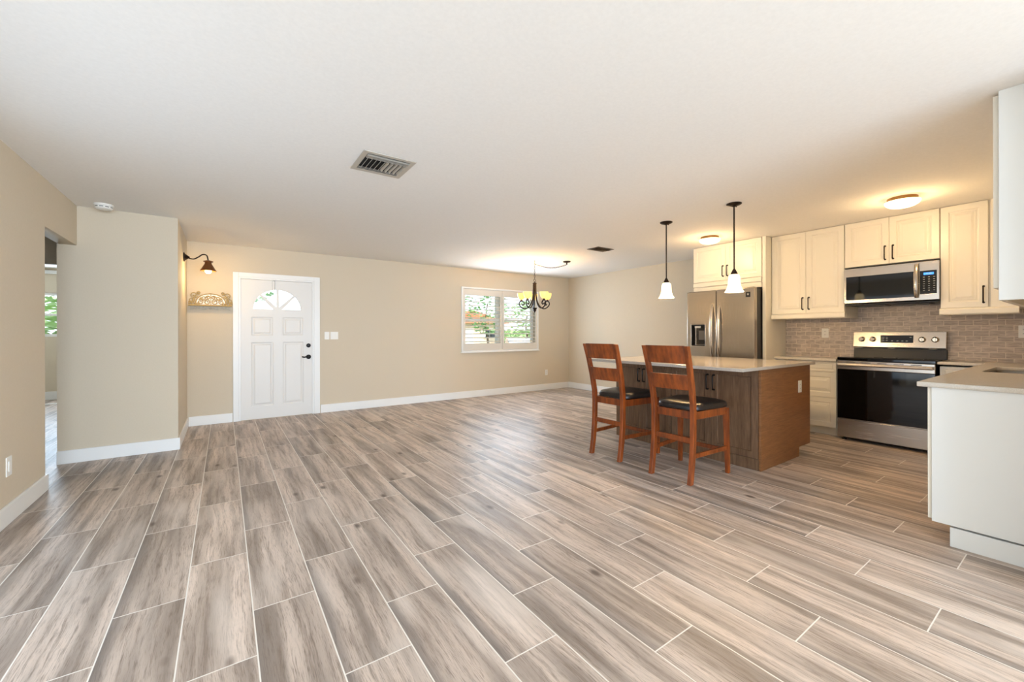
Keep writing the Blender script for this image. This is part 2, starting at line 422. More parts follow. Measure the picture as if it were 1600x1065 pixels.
obj('fanlight_glass', b, 'glass', door)
b = lathe(NB(), [(.031, 0), (.031, -.012), (.024, -.02), (.012, -.022), (.012, -.03)], (1.048, SY+.002, 1.04), 20, 'y'); obj('deadbolt', b, 'blackmetal', door, smooth=True)
b = lathe(NB(), [(.034, 0), (.034, -.012), (.014, -.018), (.013, -.05)], (1.048, SY+.002, .868), 20, 'y')
tube(b, catmull([(1.048, SY-.045, .868), (1.02, SY-.05, .872), (.985, SY-.05, .866), (.952, SY-.046, .874)]), [.011]*18+[.007], 8); obj('lever_handle', b, 'blackmetal', door, smooth=True)
# casing, jamb
b = NB()
box(b, .10, .165, FW-.02, FW, 0, 2.075); box(b, 1.125, 1.205, FW-.02, FW, 0, 2.075); box(b, .165, 1.125, FW-.02, FW, 2.012, 2.075)
box(b, .165, .19, FW-.012, FW+.12, 0, 2.012); box(b, 1.10, 1.125, FW-.012, FW+.12, 0, 2.012); box(b, .19, 1.10, FW-.012, FW+.12, DZ-.01, 2.012)
struct('trim_door_frame', b, 'trim', .003)
b = NB(); prism(b, [(.585, SY-.003, DZ-.012), (.611, SY-.003, DZ-.012), (.611, SY-.003, 1.865), (.605, SY-.003, 1.85), (.598, SY-.003, 1.865), (.598, SY-.003, 1.98), (.585, SY-.003, 1.98)], (0, .0025, 0))
box(b, .572, .575, SY-.004, SY-.001, 1.85, DZ-.012)
tag(obj('wreath_hook', b, 'sinksteel', org=(.6, SY, 1.86)), 'thin metal wreath hook hanging over the top of the white front door', 'hook')

# front window
win = struct('window_1', plate(rect(WX0, WX1, WZ0, WZ1), [rect(WX0+.05, 4.50, WZ0+.05, 1.46), rect(WX0+.05, 4.50, 1.50, WZ1-.05), rect(4.62, WX1-.05, WZ0+.05, 1.46), rect(4.62, WX1-.05, 1.50, WZ1-.05)], .06, lambda u, v, w: (u, FW+.14+w, v)), 'trim', .003)
obj('window_pane', bx(WX0+.05, WX1-.05, FW+.14, FW+.144, WZ0+.05, WZ1-.05), 'glass', win)
# shutter frame on the wall
b = plate(rect(3.645, 5.476, .862, 2.093), [rect(3.675, 5.446, .892, 2.063)], .035, lambda u, v, w: (u, FW-.013+w, v))
box(b, 3.63, 5.49, FW-.045, FW, .848, .866)
struct('trim_shutter_frame', b, 'trim', .003)
def shutter(x0, x1, label):
    t = thing('plantation_shutter', ((x0+x1)/2, FW, .892), label, 'shutter', 'shutters on the front window')
    obj('shutter_frame', plate(rect(x0, x1, .895, 2.06), [rect(x0+.045, x1-.045, 1.022, 1.94)], .028, lambda u, v, w: (u, FW-.006+w, v)), 'shutter', t, .003)
    b = NB()
    for i in range(12):
        z = 1.06+i*.0765
        prism(b, [(x0+.045, FW-.034, z-.006), (x0+.045, FW-.006, z), (x0+.045, FW+.024, z+.005), (x0+.045, FW+.024, z-.002), (x0+.045, FW-.006, z-.011), (x0+.045, FW-.034, z-.015)], (x1-x0-.09, 0, 0))
    obj('louver_bank', b, 'shutter', t)
    obj('tilt_rod', bx(x0+.04+.6*(x1-x0), x0+.046+.6*(x1-x0), FW-.044, FW-.038, 1.05, 1.92), 'trim', t)
shutter(3.678, 4.556, 'left white plantation shutter with open louvers on the front window')
shutter(4.562, 5.443, 'right white plantation shutter behind the chandelier on the front window')
win2 = struct('window_2', plate(rect(BX0, BX1, BZ0, BZ1), [rect(BX0+.05, BX1-.05, BZ0+.05, 1.56), rect(BX0+.05, BX1-.05, 1.60, BZ1-.05)], .06, lambda u, v, w: (u, 11.26+w, v)), 'trim')
obj('window_pane', bx(BX0+.05, BX1-.05, 11.26, 11.264, BZ0+.05, BZ1-.05), 'glass', win2)

# ================================================================== cabinets
def mapper(face, pos):
    """local (u along, v up, w outward) -> world for a front facing -x or +y"""
    if face == '-x': return lambda u, v, w: (pos-w, u, v)
    if face == '-y': return lambda u, v, w: (u, pos-w, v)
    return lambda u, v, w: (u, pos+w, v)
RAISED = [(0, 0), (.055, 0), (.062, -.007), (.072, -.008), (.076, -.005), (.086, -.005), (.104, -.001)]
SLAB = [(0, 0), (.02, 0), (.024, -.003), (.034, -.003), (.04, 0)]
SHAKER = [(0, 0), (.058, 0), (.061, -.012), (.068, -.012)]
def front(b, mp, u0, u1, v0, v1, prof, thick=.019):
    rings = []
    for i, d in [(0, -thick)]+prof: rings.append([b.verts.new(mp(u, v, d)) for u, v in rect(u0+i, u1-i, v0+i, v1-i)])
    for A, B in zip(rings, rings[1:]):
        for s in range(4): b.faces.new((A[s], A[(s+1) % 4], B[(s+1) % 4], B[s]))
    b.faces.new(rings[-1]); b.faces.new(rings[0][::-1]); return b
def pull(mp, u, v0, v1, r=.0055, out=.03):
    """upright bow pull"""
    b = NB()
    tube(b, [mp(u, v0, -.001), mp(u, v0, out-.006), mp(u, v0+.006, out), mp(u, v1-.006, out), mp(u, v1, out-.006), mp(u, v1, -.001)], r, 8)
    for v in (v0, v1):
        c = Vector(mp(u, v, 0)); d = Vector(mp(u, v, 1))-c
        tube(b, [c, c+d*.003], r*1.7, 10)
    return b
def pullh(mp, v, u0, u1, r=.0055, out=.03):
    b = NB()
    tube(b, [mp(u0, v, -.001), mp(u0, v, out-.006), mp(u0+.006, v, out), mp(u1-.006, v, out), mp(u1, v, out-.006), mp(u1, v, -.001)], r, 8); return b
def door_part(parent, mp, u0, u1, v0, v1, prof, m, hu=None, hv=None, hm='bronze', name='cabinet_door'):
    d = obj(name, front(NB(), mp, u0, u1, v0, v1, prof), m, parent, .0015)
    if hu is not None: obj('door_handle', pull(mp, hu, *hv), hm, d, smooth=True)
    return d
FX = 5.75
GRP = 'cream wall cabinets'
def wall_cab(y0, y1, z0, label, doors, rail=True, xf=FX, box_back=KW, group=GRP):
    t = thing('wall_cabinet', ((xf+box_back)/2, (y0+y1)/2, z0), label, 'cabinet', group)
    obj('cabinet_body', bx(xf+.02, box_back, y0, y1, z0, CEIL), 'cab', t, .001)
    mp = mapper('-x', xf)
    for d in doors: door_part(t, mp, d[0], d[1], z0+.003, CEIL-.006, RAISED, 'cab', d[2], d[3])
    return t
G = .0015
t = wall_cab(1.682, 2.438, 1.452, 'cream two-door wall cabinet between refrigerator and microwave', [(1.684, 2.060-G, 2.028, (1.50, 1.64)), (2.060+G, 2.436, 2.092, (1.50, 1.64))])
b = NB(); prism(b, [(FX-.012, 1.675, 1.388), (FX-.018, 1.675, 1.40), (FX-.018, 1.675, 1.436), (FX-.008, 1.675, 1.452), (FX+.03, 1.675, 1.452), (FX+.03, 1.675, 1.388)], (0, .763, 0))
box(b, FX+.03, KW, 1.682, 2.438, 1.44, 1.452); box(b, FX+.03, KW, 1.675, 1.693, 1.388, 1.44); obj('light_rail', b, 'cab', t, .003)
wall_cab(.925, 1.678, 1.945, 'cream two-door wall cabinet above the microwave', [(.927, 1.300-G, 1.268, (1.993, 2.133)), (1.300+G, 1.676, 1.332, (1.993, 2.133))])
t = wall_cab(.60, .921, 1.452, 'cream single-door wall cabinet right of the microwave', [(.612, .919, .640, (1.496, 1.645))])
b = NB(); prism(b, [(FX-.012, .43, 1.388), (FX-.018, .43, 1.40), (FX-.018, .43, 1.436), (FX-.008, .43, 1.452), (FX+.03, .43, 1.452), (FX+.03, .43, 1.388)], (0, .497, 0))
box(b, FX+.03, KW, .43, .921, 1.44, 1.452); box(b, FX+.03, KW, .905, .927, 1.388, 1.44); obj('light_rail', b, 'cab', t, .003)
obj('filler_strip', bx(FX, KW, .40, .598, 1.452, CEIL), 'cab', t, .002)
# cabinet over the sink, seen end on
t = thing('wall_cabinet', (4.4, .15, 1.385), 'white wall cabinet end panel close by at the right edge above the peninsula', 'cabinet', GRP)
obj('cabinet_body', bx(3.235, 5.70, .002, .305, 1.45, CEIL), 'cab', t, .001)
mp = mapper('+y', .328)
for i in range(5):
    u0 = 3.238+i*.49
    door_part(t, mp, u0+.002, u0+.488, 1.447, CEIL-.012, RAISED, 'cab', u0+(.45 if i % 2 == 0 else .04), (1.50, 1.64))
obj('end_panel', bx(3.215, 3.234, .002, .307, 1.383, CEIL), 'cabend', t, .002)
b = NB(); box(b, 3.235, 5.70, .285, .31, 1.383, 1.447); obj('light_rail', b, 'cab', t, .002)
# over the refrigerator
t = thing('wall_cabinet', (5.95, 2.95, 1.80), 'deep cream cabinet above the stainless refrigerator', 'cabinet', GRP)
obj('cabinet_body', bx(5.62, 6.168, 2.49, 3.42, 1.80, CEIL), 'cab', t, .001)
mp = mapper('-x', 5.60)
door_part(t, mp, 2.492, 2.955-G, 1.938, CEIL-.006, RAISED, 'cab', 2.925, (1.993, 2.133)); door_part(t, mp, 2.955+G, 3.418, 1.938, CEIL-.006, RAISED, 'cab', 2.985, (1.993, 2.133))
b = NB(); box(b, 5.602, 5.62, 2.49, 3.42, 1.80, 1.862); box(b, 5.594, 5.62, 2.49, 3.42, 1.872, 1.928); obj('valance', b, 'cab', t, .004)
tag(obj('refrigerator_side_panel', bx(5.60, KW-.001, 2.442, 2.482, 0, CEIL), 'cab', bevel=.002, org=(5.9, 2.46, 0)), 'tall cream side panel right of the refrigerator', 'panel')
# base cabinets on the kitchen wall
def base_box(t, y0, y1, xf):
    obj('cabinet_body', bx(xf+.021, KW-.002, y0, y1, .10, .882), 'cab', t, .001)
    obj('toe_kick', bx(xf+.075, xf+.10, y0, y1, 0, .10), 'cab', t)
t = thing('base_cabinet', (6.0, 2.1, 0), 'cream three-drawer base cabinet left of the range', 'cabinet', 'base cabinets')
base_box(t, 1.79, 2.440, 5.86); mp = mapper('-x', 5.86)
for z0, z1, p in ((.755, .878, SLAB), (.455, .75, RAISED), (.103, .45, RAISED)):
    obj('drawer', front(NB(), mp, 1.792, 2.438, z0, z1, p), 'cab', t, .0015)
t = thing('base_cabinet', (6.0, .8, 0), 'cream base cabinet front between range and peninsula', 'cabinet', 'base cabinets')
base_box(t, .60, .945, 5.86); mp = mapper('-x', 5.86)
obj('drawer', front(NB(), mp, .615, .943, .755, .878, SLAB), 'cab', t, .0015)
obj('cabinet_door', front(NB(), mp, .615, .943, .103, .75, RAISED), 'cab', t, .0015)
# peninsula
t = thing('peninsula_cabinet', (4.6, .3, 0), 'white peninsula base with tall end panel and set-back toe board, right edge', 'cabinet', 'base cabinets')
b = NB(); box(b, 3.425, 5.85, .002, .022, .12, .895); box(b, 3.425, 5.85, .022, .575, .12, .138); box(b, 3.425, 3.443, .022, .575, .12, .895); box(b, 5.83, 5.85, .022, .575, .12, .895); box(b, 4.15, 4.17, .022, .575, .138, .895); box(b, 5.44, 5.46, .022, .575, .138, .895); obj('cabinet_body', b, 'cab', t, .001)
obj('end_panel', bx(3.40, 3.424, .002, .582, .118, .9005), 'cabend', t, .002)
mp = mapper('+y', .60)
for i, (u0, u1) in enumerate(((3.408, 4.0), (4.0, 4.6), (4.6, 5.2), (5.2, 5.8))):
    door_part(t, mp, u0+.002, u1-.002, .13, .898, RAISED, 'cab', u0+.05 if i % 2 else u1-.05, (.70, .84))
obj('toe_kick', bx(3.40, 5.85, .01, .508, 0, .108), 'cabend', t, .001)
# worktops
tag(obj('wall_worktop', bx(5.815, KW-.001, 1.782, 2.440, .884, .914), 'quartzlit', bevel=.003, org=(6, 2.1, .884)), 'short quartz worktop left of the range', 'worktop')
SX0, SX1, SYa, SYb = 4.60, 5.34, .12, .525
def rr(u0, u1, v0, v1, r, n=5):
    P = []
    for cx, cy, a in ((u1-r, v1-r, 0), (u0+r, v1-r, 90), (u0+r, v0+r, 180), (u1-r, v0+r, 270)):
        P += [(cx+r*cos(radians(a+90*i/n)), cy+r*sin(radians(a+90*i/n))) for i in range(n+1)]
    return P
tag(obj('corner_worktop', plate([(3.385, .002), (KW-.002, .002), (KW-.002, .955), (5.815, .955), (5.815, .642), (3.385, .642)], [rr(SX0, SX1, SYa, SYb, .04)], .028, lambda u, v, w: (u, v, .915+w)), 'quartzlit', bevel=.003, org=(4.8, .3, .9)), 'glossy quartz corner worktop over the peninsula with sink cut-out', 'worktop')
t = thing('sink', ((SX0+SX1)/2, .3, .68), 'steel undermount sink set in the peninsula worktop', 'sink')
b = NB()
out_ = [rr(SX0-.02, SX1+.02, SYa-.02, SYb+.02, .06), rr(SX0, SX1, SYa, SYb, .04), rr(SX0+.015, SX1-.015, SYa+.015, SYb-.015, .04)]
zz = [.9005, .9005, .70]; rg = [[b.verts.new((u, v, z)) for u, v in P] for P, z in zip(out_, zz)]
for A, B in zip(rg, rg[1:]):
    for s in range(len(A)): b.faces.new((A[s], A[(s+1) % len(A)], B[(s+1) % len(A)], B[s]))
b.faces.new(rg[-1]); o = obj('basin', b, 'sinksteel', t, smooth=True)
md = o.modifiers.new('thick', 'SOLIDIFY'); md.thickness = .0015
obj('drain', lathe(NB(), [(.045, 0), (.045, .004), (.03, .002)], (4.97, .32, .7005), 20), 'knob', t, smooth=True)
# backsplash
b = plate([(2.439, .914), (2.439, 1.452), (1.672, 1.452), (1.672, 1.52), (.918, 1.52), (.918, 1.452), (.03, 1.452), (.03, .93), (.955, .93), (.955, .914)], [], .008, lambda u, v, w: (KW-.0045+w, u, v))
struct('trim_backsplash', b, 'splash')

# ================================================================== island
IX, IY0, IY1 = 3.86, 1.745, 3.36
def island_cab(y0, y1, label, filler=0):
    t = thing('island_cabinet', (4.37, (y0+y1)/2, 0), label, 'cabinet', 'island cabinets')
    obj('cabinet_body', bx(IX+.02, 4.895, y0, y1, .10, .894), 'oakv', t, .001)
    obj('toe_kick', bx(IX+.004, 4.66, y0, y1, 0, .10), 'oakv', t)
    mp = mapper('-x', IX); ym = (y0+y1)/2
    for a, c, h in ((y0, ym, ym-.032), (ym, y1, ym+.032)):
        door_part(t, mp, a+.0015, c-.0015, .104, .884, SHAKER, 'oakv', h, (.675, .815), 'blackmetal')
    mp2 = mapper('+x', 4.915)
    return t
island_cab(1.747, 2.612, 'brown oak island cabinet with two doors behind the nearer stool')
island_cab(2.615, 3.355, 'brown oak island cabinet with two doors behind the farther stool')
t = thing('island_end_panel', (4.38, 1.73, 0), 'smooth brown wood end panel of the kitchen island facing the range aisle', 'panel')
obj('end_board', bx(3.857, 4.905, 1.722, 1.744, .095, .896), 'oakh', t, .002)
obj('kick_board', bx(3.864, 4.66, 1.728, 1.744, 0, .094), 'oakh', t, .001)
tag(obj('island_worktop', bx(3.47, 4.945, 1.69, 3.39, .897, .925), 'quartzg', bevel=.003, org=(4.2, 2.5, .897)), 'grey quartz island worktop with seating overhang', 'worktop')

# ================================================================== bar stools (built at the origin, facing +x)
def stool():
    t = thing('bar_stool', (0, 0, 0), '', 'stool', 'cherry bar stools at the island')
    def post(s):
        b = NB(); P = [(-.045, 0), (-.02, .14), (0, .32), (.005, .52), (0, .64), (-.03, .80), (-.075, .97), (-.12, 1.115)]
        W2 = .0175; rings = []
        for i, (x, z) in enumerate(P):
            y = s*(.178+.014*max(0, z-.6)/.5)
            hw = .024 if .3 < z < .9 else .022
            rings.append([b.verts.new((x+a*hw, y+c*W2, z)) for a, c in ((-1, -1), (1, -1), (1, 1), (-1, 1))])
        for A, B in zip(rings, rings[1:]):
            for k in range(4): b.faces.new((A[k], A[(k+1) % 4], B[(k+1) % 4], B[k]))
        b.faces.new(rings[0][::-1]); b.faces.new(rings[-1]); return b
    for s in (1, -1): obj('leg', post(s), 'cherry', t, .004, smooth=False)
    def fleg(s):
        b = NB(); rings = []
        for x, y, h, z in ((.492, .222, .016, 0), (.478, .212, .021, .57)):
            rings.append([b.verts.new((x+a*h, s*y+c*h, z)) for a, c in ((-1, -1), (1, -1), (1, 1), (-1, 1))])
        for k in range(4): b.faces.new((rings[0][k], rings[0][(k+1) % 4], rings[1][(k+1) % 4], rings[1][k]))
        b.faces.new(rings[0][::-1]); b.faces.new(rings[-1]); return b
    for s in (1, -1): obj('leg', fleg(s), 'cherry', t, .003)
    def rail(z0, z1, lean):
        b = NB(); n = 10; rings = []
        for i in range(n+1):
            u = -1+2*i/n; y = u*.176; bow = -.018*(1-u*u)
            def xz(z): return -.005-(z-.64)*.262*(1 if z > .64 else 0)-lean
            rings.append([b.verts.new((xz(z)+bow+a, y, z)) for a, z in ((-.011, z0), (.011, z0), (.011, z1), (-.011, z1))])
        for A, B in zip(rings, rings[1:]):
            for k in range(4): b.faces.new((A[k], A[(k+1) % 4], B[(k+1) % 4], B[k]))
        b.faces.new(rings[0][::-1]); b.faces.new(rings[-1]); return b
    obj('top_rail', rail(.972, 1.118, -.006), 'cherry', t, .004, smooth=True); obj('back_slat', rail(.755, .882, -.006), 'cherry', t, .004, smooth=True)
    # apron under the seat
    b = NB(); z0, z1 = .515, .578
    box(b, .015, .037, -.162, .162, z0, z1); box(b, .462, .484, -.195, .195, z0, z1)
    for s in (1, -1): prism(b, [(.02, s*.166, z0), (.46, s*.203, z0), (.46, s*.203, z1), (.02, s*.166, z1)], (0, s*.022, 0))
    obj('apron', b, 'cherry', t, .002)
    # seat cushion, wider to the front, rounded
    b = NB()
    def outl(k, z):
        P = []
        for i in range(40):
            a = 2*pi*i/40; ca, sa = cos(a), sin(a); n = 5
            x = abs(ca)**(2/n)*(1 if ca > 0 else -1); y = abs(sa)**(2/n)*(1 if sa > 0 else -1)
            X = .272+x*.245*k; hw = .192+.062*(x*.5+.5)
            P.append((X, y*hw*k, z))
        return P
    rg = [[b.verts.new(p) for p in outl(k, z)] for k, z in ((.95, .5785), (.995, .585), (1.0, .60), (.985, .618), (.93, .632), (.80, .640), (.5, .643))]
    for A, B in zip(rg, rg[1:]):
        for k in range(40): b.faces.new((A[k], A[(k+1) % 40], B[(k+1) % 40], B[k]))
    b.faces.new(rg[0][::-1]); b.faces.new(rg[-1]); o = obj('seat', b, 'leather', t, smooth=True)
    for (p, q, h, w) in (((0, -.165, .345), (0, .165, .345), .022, .010), ((.476, -.20, .20), (.476, .20, .20), .018, .010), ((.005, -.182, .222), (.478, -.218, .222), .018, .010), ((.005, .182, .222), (.478, .218, .222), .018, .010)):
        b = NB(); p, q = Vector(p), Vector(q); d = (q-p).normalized(); n = Vector((-d.y, d.x, 0))
        a = [b.verts.new(p+n*i*w+Vector((0, 0, j*h))) for i, j in ((-1, -1), (1, -1), (1, 1), (-1, 1))]; c = [b.verts.new(q+n*i*w+Vector((0, 0, j*h))) for i, j in ((-1, -1), (1, -1), (1, 1), (-1, 1))]
        for k in range(4): b.faces.new((a[k], a[(k+1) % 4], c[(k+1) % 4], c[k]))
        b.faces.new(a[::-1]); b.faces.new(c); obj('stretcher', b, 'cherry', t, .003)
    return t
st = stool(); st.location = (3.10, 2.082, 0); st.rotation_euler = (0, 0, radians(2.5)); st['label'] = 'nearer cherry bar stool with black seat, in front of the other'
dup(st, (3.115, 2.81, 0), 'farther cherry bar stool with black seat, beside the dining area', radians(1))

# ================================================================== refrigerator
t = thing('refrigerator', (5.8, 2.945, 0), 'stainless side-by-side refrigerator with water dispenser', 'refrigerator')
RY0, RY1, RX, RT = 2.488, 3.402, 5.40, 1.792
obj('cabinet_body', bx(RX+.085, 6.15, RY0+.004, RY1-.004, .03, RT-.012), 'black', t, .003)
obj('base_grille', bx(RX+.05, RX+.084, RY0+.01, RY1-.01, .008, .09), 'black', t)
def fridge_door(y0, y1, hy, hole):
    b = plate(rect(y0, y1, .10, RT), [rect(*hole)] if hole else [], .078, lambda u, v, w: (RX+.039+w, u, v))
    d = obj('door', b, 'steel', t, .014, smooth=True, segs=4)
    b = NB(); rings = []
    for i in range(17):
        q = i/16; z = .86+(1.60-.86)*q; k = sin(pi*q)**.7; x = RX+.004-.052*k
        w = .010+.007*k
        rings.append([b.verts.new((x+a*.010, hy+c*w, z)) for a, c in ((-1, -.5), (-.5, -1), (.5, -1), (1, -.5), (1, .5), (.5, 1), (-.5, 1), (-1, .5))])
    for A, B in zip(rings, rings[1:]):
        for k in range(8): b.faces.new((A[k], A[(k+1) % 8], B[(k+1) % 8], B[k]))
    b.faces.new(rings[0][::-1]); b.faces.new(rings[-1]); obj('door_handle', b, 'steelh', d, smooth=True)
    return d
YS = 2.974
DH = (3.130, 3.330, 1.038, 1.334)
dr = fridge_door(RY0, YS-.004, YS-.048, None)
dl = fridge_door(YS+.004, RY1, YS+.052, DH)
# dispenser niche in the left door
b = NB(); y0, y1, z0, z1 = DH
box(b, RX+.052, RX+.06, y0, y1, z0, z1)
box(b, RX+.006, RX+.053, y0, y0+.006, z0, z1); box(b, RX+.006, RX+.053, y1-.006, y1, z0, z1); box(b, RX+.006, RX+.053, y0+.006, y1-.006, z1-.02, z1); box(b, RX+.006, RX+.053, y0+.006, y1-.006, z0, z0+.012)
nd = obj('dispenser_niche', b, 'black', dl)
b = plate(rect(y0-.010, y1+.010, z0-.010, z1+.010), [rect(y0, y1, z0, z1)], .006, lambda u, v, w: (RX-.001+w, u, v)); obj('dispenser_bezel', b, 'steelh', nd, .001)
obj('dispenser_display', bx(RX+.01, RX+.02, 3.20, 3.285, 1.286, 1.314), 'mark', nd, .001)
obj('ice_chute', bx(RX+.015, RX+.05, 3.268, 3.280, 1.052, 1.286), 'steelh', nd, .002)
obj('water_paddle', bx(RX+.022, RX+.05, 3.150, 3.235, 1.12, 1.25), 'greymark', nd, .004)
obj('drip_tray', bx(RX+.004, RX+.05, 3.136, 3.26, 1.05, 1.06), 'greymark', nd)
b = NB(); box(b, RX-.0015, RX+.001, 2.536, 2.590, 1.668, 1.732); bd = obj('badge', b, 'black', dr)
b = NB(); prism(b, [(RX-.0022, 2.552, 1.708), (RX-.0022, 2.574, 1.708), (RX-.0022, 2.568, 1.694), (RX-.0022, 2.563, 1.688), (RX-.0022, 2.558, 1.694)], (.001, 0, 0)); box(b, RX-.0022, RX-.0012, 2.552, 2.574, 1.712, 1.716); obj('badge_mark', b, 'mark', bd)
for y in (RY0+.02, RY1-.10): obj('hinge_cover', bx(RX+.03, RX+.09, y, y+.08, RT-.001, RT+.004), 'black', t, .002)

# ================================================================== microwave
MY0, MY1, MZ0, MZ1, MX = .921, 1.672, 1.515, 1.938, 5.70
t = thing('microwave', (5.95, 1.30, MZ0), 'stainless over-the-range microwave under the cream cabinet', 'microwave')
obj('casing', bx(MX+.03, KW-.01, MY0, MY1, MZ0+.004, MZ1-.004), 'black', t, .003)
b = plate(rect(MY0, MY1, MZ0+.028, MZ1-.016), [rect(1.092, 1.652, 1.578, 1.832), rect(.937, 1.058, 1.600, 1.830)], .03, lambda u, v, w: (MX+.015+w, u, v)); f = obj('front_frame', b, 'steelh', t, .003)
obj('door_window', bx(MX+.003, MX+.028, 1.092, 1.652, 1.578, 1.832), 'gloss', t)
cp = obj('control_panel', bx(MX+.002, MX+.028, .937, 1.058, 1.600, 1.830), 'gloss', t)
obj('clock_display', bx(MX+.001, MX+.004, .958, 1.030, 1.790, 1.812), 'display', cp)
mw = lambda u, v, w: (MX+.0006+w, .994-u, 1.801+v)
obj('clock_digits', text_bm('12:00', .013, .0006, mw), 'mark', cp)
b = NB()
for r_ in range(7):
    for c_ in range(3):
        y = 1.030-.036*c_; z = 1.768-.022*r_
        obj('button_print', bx(MX+.0012, MX+.003, y-.009, y+.004, z-.0022, z+.0022), 'mark', cp)
obj('door_seam', bx(MX-.0005, MX+.004, 1.060, 1.062, 1.835, MZ1-.018), 'slot', t)
b = NB(); rings = []
for i in range(13):
    q = i/12; z = 1.565+(1.905-1.565)*q; k = sin(pi*q)**.6
    rings.append([b.verts.new((MX-.004-.034*k+a*.007, 1.079+c*.016, z)) for a, c in ((-1, -.6), (-.5, -1), (.5, -1), (1, -.6), (1, .6), (.5, 1), (-.5, 1), (-1, .6))])
for A, B in zip(rings, rings[1:]):
    for k in range(8): b.faces.new((A[k], A[(k+1) % 8], B[(k+1) % 8], B[k]))
b.faces.new(rings[0][::-1]); b.faces.new(rings[-1]); obj('door_handle', b, 'steel', t, smooth=True)
b = NB(); prism(b, [(MX+.012, MY0+.004, MZ0+.026), (MX+.05, MY0+.004, MZ0+.002), (MX+.05, MY0+.004, MZ0+.026)], (0, MY1-MY0-.008, 0))
for i in range(2): box(b, MX+.08, MX+.30, 1.0+i*.34, 1.25+i*.34, MZ0-.006, MZ0+.003)
obj('vent_grille', b, 'black', t)

# ================================================================== range
GY0, GY1, GX = .962, 1.765, 5.79
t = thing('range', (6.0, 1.36, 0), 'stainless electric range with black glass oven door', 'oven')
obj('oven_body', bx(GX+.03, KW-.012, GY0+.004, GY1-.004, .03, .915), 'black', t, .002)
b = NB(); prism(b, [(GX+.004, GY0, .908), (GX+.004, GY0, .932), (GX+.02, GY0, .940), (6.10, GY0, .940), (6.10, GY0, .908)], (0, GY1-GY0, 0)); ct = obj('cooktop', b, 'gloss', t, .002)
b = NB()
for cx, cy, r_ in ((5.93, 1.17, .10), (5.93, 1.56, .085), (6.02, 1.36, .05)):
    tube(b, [(cx+r_*cos(2*pi*i/32), cy+r_*sin(2*pi*i/32), .9402) for i in range(32)], .0012, 4, closed=True)
obj('burner_ring', b, 'greymark', ct)
# oven door: steel strip on top, glass below
od = obj('oven_door', bx(GX, GX+.032, GY0+.002, GY1-.002, .805, .900), 'steelh', t, .004)
obj('door_glass', bx(GX+.003, GX+.032, GY0+.002, GY1-.002, .245, .804), 'gloss', od, .003)
b = NB(); box(b, GX+.001, GX+.02, GY0+.002, GY1-.002, .240, .247); obj('door_trim', b, 'steelh', od)
b = NB(); rings = []
for y in (GY0+.03, GY1-.03): box(b, GX-.036, GX+.002, y-.014, y+.014, .842, .872)
prism(b, [(GX-.050, GY0+.012, .846), (GX-.056, GY0+.012, .856), (GX-.050, GY0+.012, .874), (GX-.034, GY0+.012, .876), (GX-.034, GY0+.012, .842)], (0, GY1-GY0-.024, 0))
obj('door_handle', b, 'steelh', od, .003)
b = NB()
for i in range(5): obj('vent_slot', bx(GX-.001, GX+.002, 1.06+i*.135, 1.14+i*.135, .882, .888), 'slot', od)
obj('storage_drawer', bx(GX, GX+.032, GY0+.002, GY1-.002, .035, .236), 'steelh', t, .004)
for y in (GY0+.05, GY1-.05):
    obj('levelling_foot', lathe(NB(), [(.022, 0), (.022, .008), (.012, .012), (.012, .034)], (GX+.06, y, 0), 14), 'black', t, smooth=True)
    obj('levelling_foot', lathe(NB(), [(.022, 0), (.022, .008), (.012, .012), (.012, .034)], (6.08, y, 0), 14), 'black', t, smooth=True)
# backguard
BY0, BY1 = .932, 1.698
b = NB(); prism(b, [(6.10, BY0, .936), (6.118, BY0, 1.04), (6.16, BY0, 1.04), (6.16, BY0, .936)], (0, BY1-BY0, 0)); obj('backguard_riser', b, 'black', t, .002)
b = NB(); prism(b, [(6.082, BY0, 1.056), (6.106, BY0, 1.226), (6.16, BY0, 1.226), (6.16, BY0, 1.046), (6.09, BY0, 1.046)], (0, BY1-BY0, 0)); bgd = obj('backguard', b, 'steelh', t, .003)
def bgx(z): return 6.082+(z-1.056)*.024/.17
b = NB(); prism(b, [(bgx(1.106)-.002, 1.181, 1.106), (bgx(1.188)-.002, 1.181, 1.188), (bgx(1.188)+.004, 1.181, 1.188), (bgx(1.106)+.004, 1.181, 1.106)], (0, .272, 0)); dp = obj('clock_panel', b, 'gloss', bgd)
b = NB()
for y, z in [(1.43, 1.166), (1.43, 1.150), (1.40, 1.166), (1.40, 1.150), (1.43, 1.13), (1.40, 1.13), (1.355, 1.126), (1.31, 1.126), (1.27, 1.126), (1.235, 1.126), (1.205, 1.166)]:
    obj('button_print', bx(bgx(z)-.0026, bgx(z)-.0016, y-.010, y+.006, z-.0025, z+.0025), 'mark', dp)
obj('maker_name', text_bm('SAMSUNG', .010, .0008, lambda u, v, w: (bgx(1.083+v)-.0006+w, 1.318-u, 1.083+v)), 'greymark', bgd)
for y in (1.619, 1.521, 1.112, 1.013):
    b = lathe(NB(), [(.030, 0), (.030, -.004), (.024, -.008), (.022, -.026), (.018, -.030)], (bgx(1.143), y, 1.143), 24, 'x'); kb = obj('knob', b, 'knob', bgd, smooth=True)
    b = NB(); box(b, bgx(1.143)-.037, bgx(1.143)-.02, y-.005, y+.005, 1.121, 1.165); obj('knob_grip', b, 'knob', kb, .002)
b = NB()
b.free()
for y in (1.64, 1.36, 1.03): obj('vent_clip', bx(6.084, 6.10, y-.03, y+.03, 1.0405, 1.0455), 'mark', bgd)

